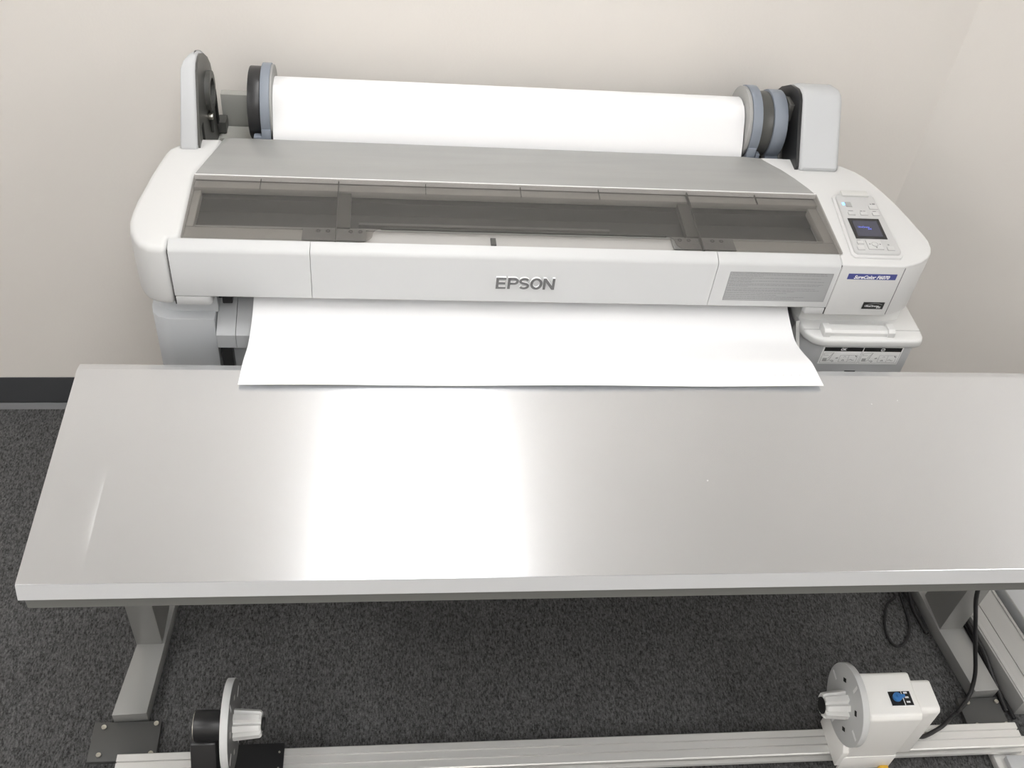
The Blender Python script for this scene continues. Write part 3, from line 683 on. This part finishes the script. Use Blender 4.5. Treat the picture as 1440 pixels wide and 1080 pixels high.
# left holder
th = thing('take_up_holder', (-.545, -.52, .0605), 'black bracket with a grey disc and ribbed hub near the left end of the rail', 'holder')
obj('clamp_base', [box(-.632, -.4525, -.575, -.4795, .0605, .0680, .001), box(-.632, -.4525, -.4860, -.4790, .022, .0605, .001)], M['black'], th)
obj('upright', [prism([(-.575, .068), (-.575, .12), (-.535, .185), (-.475, .185), (-.445, .15), (-.445, .12), (-.4795, .068)], 'x', -.626, -.576, .003)], M['black'], th)
obj('bearing_housing', [disc('x', AX, .030, -.617, -.557, .002, 40)], M['black'], th)
obj('end_ring', [ring('x', AX, .022, .028, -.6185, -.6172, 32)], M['bolt'], th)
dl = obj('disc', [disc('x', AX, .0905, -.5565, -.5415, .001, 64)], M['disc'], th)
obj('disc_face', [disc('x', AX, .0893, -.5415, -.5412, 0, 64)], mat('shaded_disc_face', (.16, .16, .16), .5), dl)  # same grey plastic as the rim, darkened for the side turned from light
sA, sB = slots(-.5415, .0905, 1)
for s_ in sA: obj('slot', [s_], M['whiteprint'], dl)
for s_ in sB: obj('slot', [s_], M['ledge'], dl)
obj('hub', hub(-.5415, -.4870, .031, .026), M['hub'], th)
obj('hub_core', [disc('x', AX, .014, -.4870, -.4810, .002, 20)], M['black'], th)
for bx, by in ((-.462, -.500), (-.462, -.535)):
    obj('bolt', [disc('z', (bx, by), .0022, .068, .0700, 0, 12)], M['bolt'], th)
# right motor unit
mo = thing('take_up_motor', (.81, -.52, .0605), 'white motor unit with grey disc and blue knob on the right of the rail', 'motor')
obj('housing', [prism([(-.574, .0605), (-.574, .262), (-.566, .272), (-.474, .276), (-.468, .270), (-.468, .0605)], 'x', .7580, .8740, .004, 3)], M['motor'], mo)
obj('rear_housing', [prism([(-.560, .080), (-.560, .262), (-.553, .270), (-.490, .270), (-.484, .264), (-.484, .080)], 'x', .8735, .9190, .005, 3)], M['motor'], mo)
obj('front_skirt', [prism([(-.5745, .060), (-.5745, .12), (-.545, .16), (-.49, .16), (-.47, .12), (-.47, .060)], 'x', .745, .760, .002)], M['motor'], mo)
obj('skirt', [box(.7560, .8760, -.5750, -.5700, .042, .10, .001)], M['motor'], mo)
dr_ = obj('disc', [disc('x', AX, .0880, .7430, .7575, .001, 64)], M['disc'], mo)
sA, sB = slots(.7430, .0880, -1)
for s_ in sA: obj('slot', [s_], M['whiteprint'], dr_)
for s_ in sB: obj('slot', [s_], M['hole'], dr_)
obj('hub', hub(.7430, .6930, .031, .026), M['hub'], mo)
obj('hub_core', [disc('x', AX, .018, .6925, .6905, 0, 20)], M['hole'], mo)
zt_m = .2735
sp_ = obj('switch_plate', [box(.812, .8600, -.547, -.515, .2715, .2745)], M['print'], mo, label='black switch label with white border')
obj('label_border', [box(.8105, .8615, -.5485, -.5135, .2715, .2742)], M['whiteprint'], sp_)
obj('label_divider', [box(.8405, .8420, -.547, -.515, .2745, .2748)] + [box(.846, .854, -.5415+k*.0105, -.5375+k*.0105, .2745, .2748) for k in range(3)], M['whiteprint'], sp_)
obj('knob', [disc('z', (.827, -.530), .0095, .2745, .2830, .0015, 24), box(.8245, .842, -.5325, -.527, .2780, .2860, .001)], M['knob'], mo, label='blue rotary knob')
obj('adjusting_screw', [disc('y', (.858, .048), .007, -.592, -.5700, .001, 12), box(.851, .872, -.590, -.575, .040, .056, .002)], M['yellow'], mo, label='yellow connector at the foot of the motor')

# ------------------------------------------------------------------ frame on the floor at the right, behind the rail
rf = thing('floor_frame', (1.34, -.20, 0), 'pale aluminium channel frame on the floor at the right edge under the table', 'frame')
def rail_x(x_at, y): return x_at - .138*(y+.26)
def channel(xa, xb, z0, z1, y0=-.44, y1=-.02, bev=.001):
    return prism([(rail_x(xa, y0), y0), (rail_x(xb, y0), y0), (rail_x(xb, y1), y1), (rail_x(xa, y1), y1)], 'z', z0, z1, bev)
obj('channel', [channel(1.236, 1.277, .0005, .060), channel(1.240, 1.250, .060, .0622)], M['alud'], rf)
obj('channel', [channel(1.2785, 1.345, .0005, .060), channel(1.336, 1.344, .060, .062)], M['alud'], rf)
obj('side_panel', [channel(1.372, 1.45, .0005, .060, -.44, -.10)], M['holder'], rf)
obj('panel_edge', [channel(1.3725, 1.3765, .060, .0615, -.44, -.10)], M['grey'], rf)

# ------------------------------------------------------------------ cables
tag(obj('power_cable', [tube([(.9280, -.52, .105), (.965, -.522, .074), (1.020, -.500, .068), (1.055, -.478, .065), (1.088, -.455, .036), (1.112, -.438, .0195), (1.150, -.404, .030), (1.160, -.372, .075), (1.143, -.342, .145), (1.1015, -.33, .253), (1.056, -.33, .369), (1.02, -.33, .55), (1.015, -.33, .795)], .0050, 10, 8)], M['rubber']),
    'thick black cable curving from the motor up beneath the table', 'cable')
tag(obj('floor_cable', [tube([(1.02, .02, .006), (1.050, -.06, .006), (1.082, -.103, .010), (1.051, -.129, .006), (1.030, -.171, .006), (1.019, -.212, .006), (1.025, -.243, .006), (1.042, -.251, .006), (1.069, -.230, .006), (1.089, -.193, .006), (1.096, -.140, .006), (1.10, -.06, .006), (1.09, .04, .006)], .0032, 8, 8)], M['rubber']),
    'thin black cable looped on the carpet beside the right table foot', 'cable')
tag(obj('foot_cable', [tube([(1.100, -.03, .006), (1.108, -.10, .030), (1.112, -.155, .018), (1.128, -.215, .006), (1.118, -.12, .006), (1.09, .02, .006)], .0050, 8, 8)], M['rubber']),
    'short black cable lying against the inner side of the right table foot', 'cable')
tag(obj('gap_cable', [tube([(1.241, -.435, .010), (1.233, -.36, .030), (1.226, -.30, .050), (1.220, -.24, .054), (1.216, -.17, .048), (1.212, -.08, .030)], .0055, 8, 8), tube([(1.254, -.455, .008), (1.243, -.37, .012), (1.2330, -.30, .026), (1.2255, -.22, .026), (1.219, -.10, .012)], .0050, 8, 8)], M['rubber']),  # one cable lies here; the second tube is added to blacken the gap
    'dark cable between the right table foot and the floor frame, plus a tube added to darken the gap', 'cable')
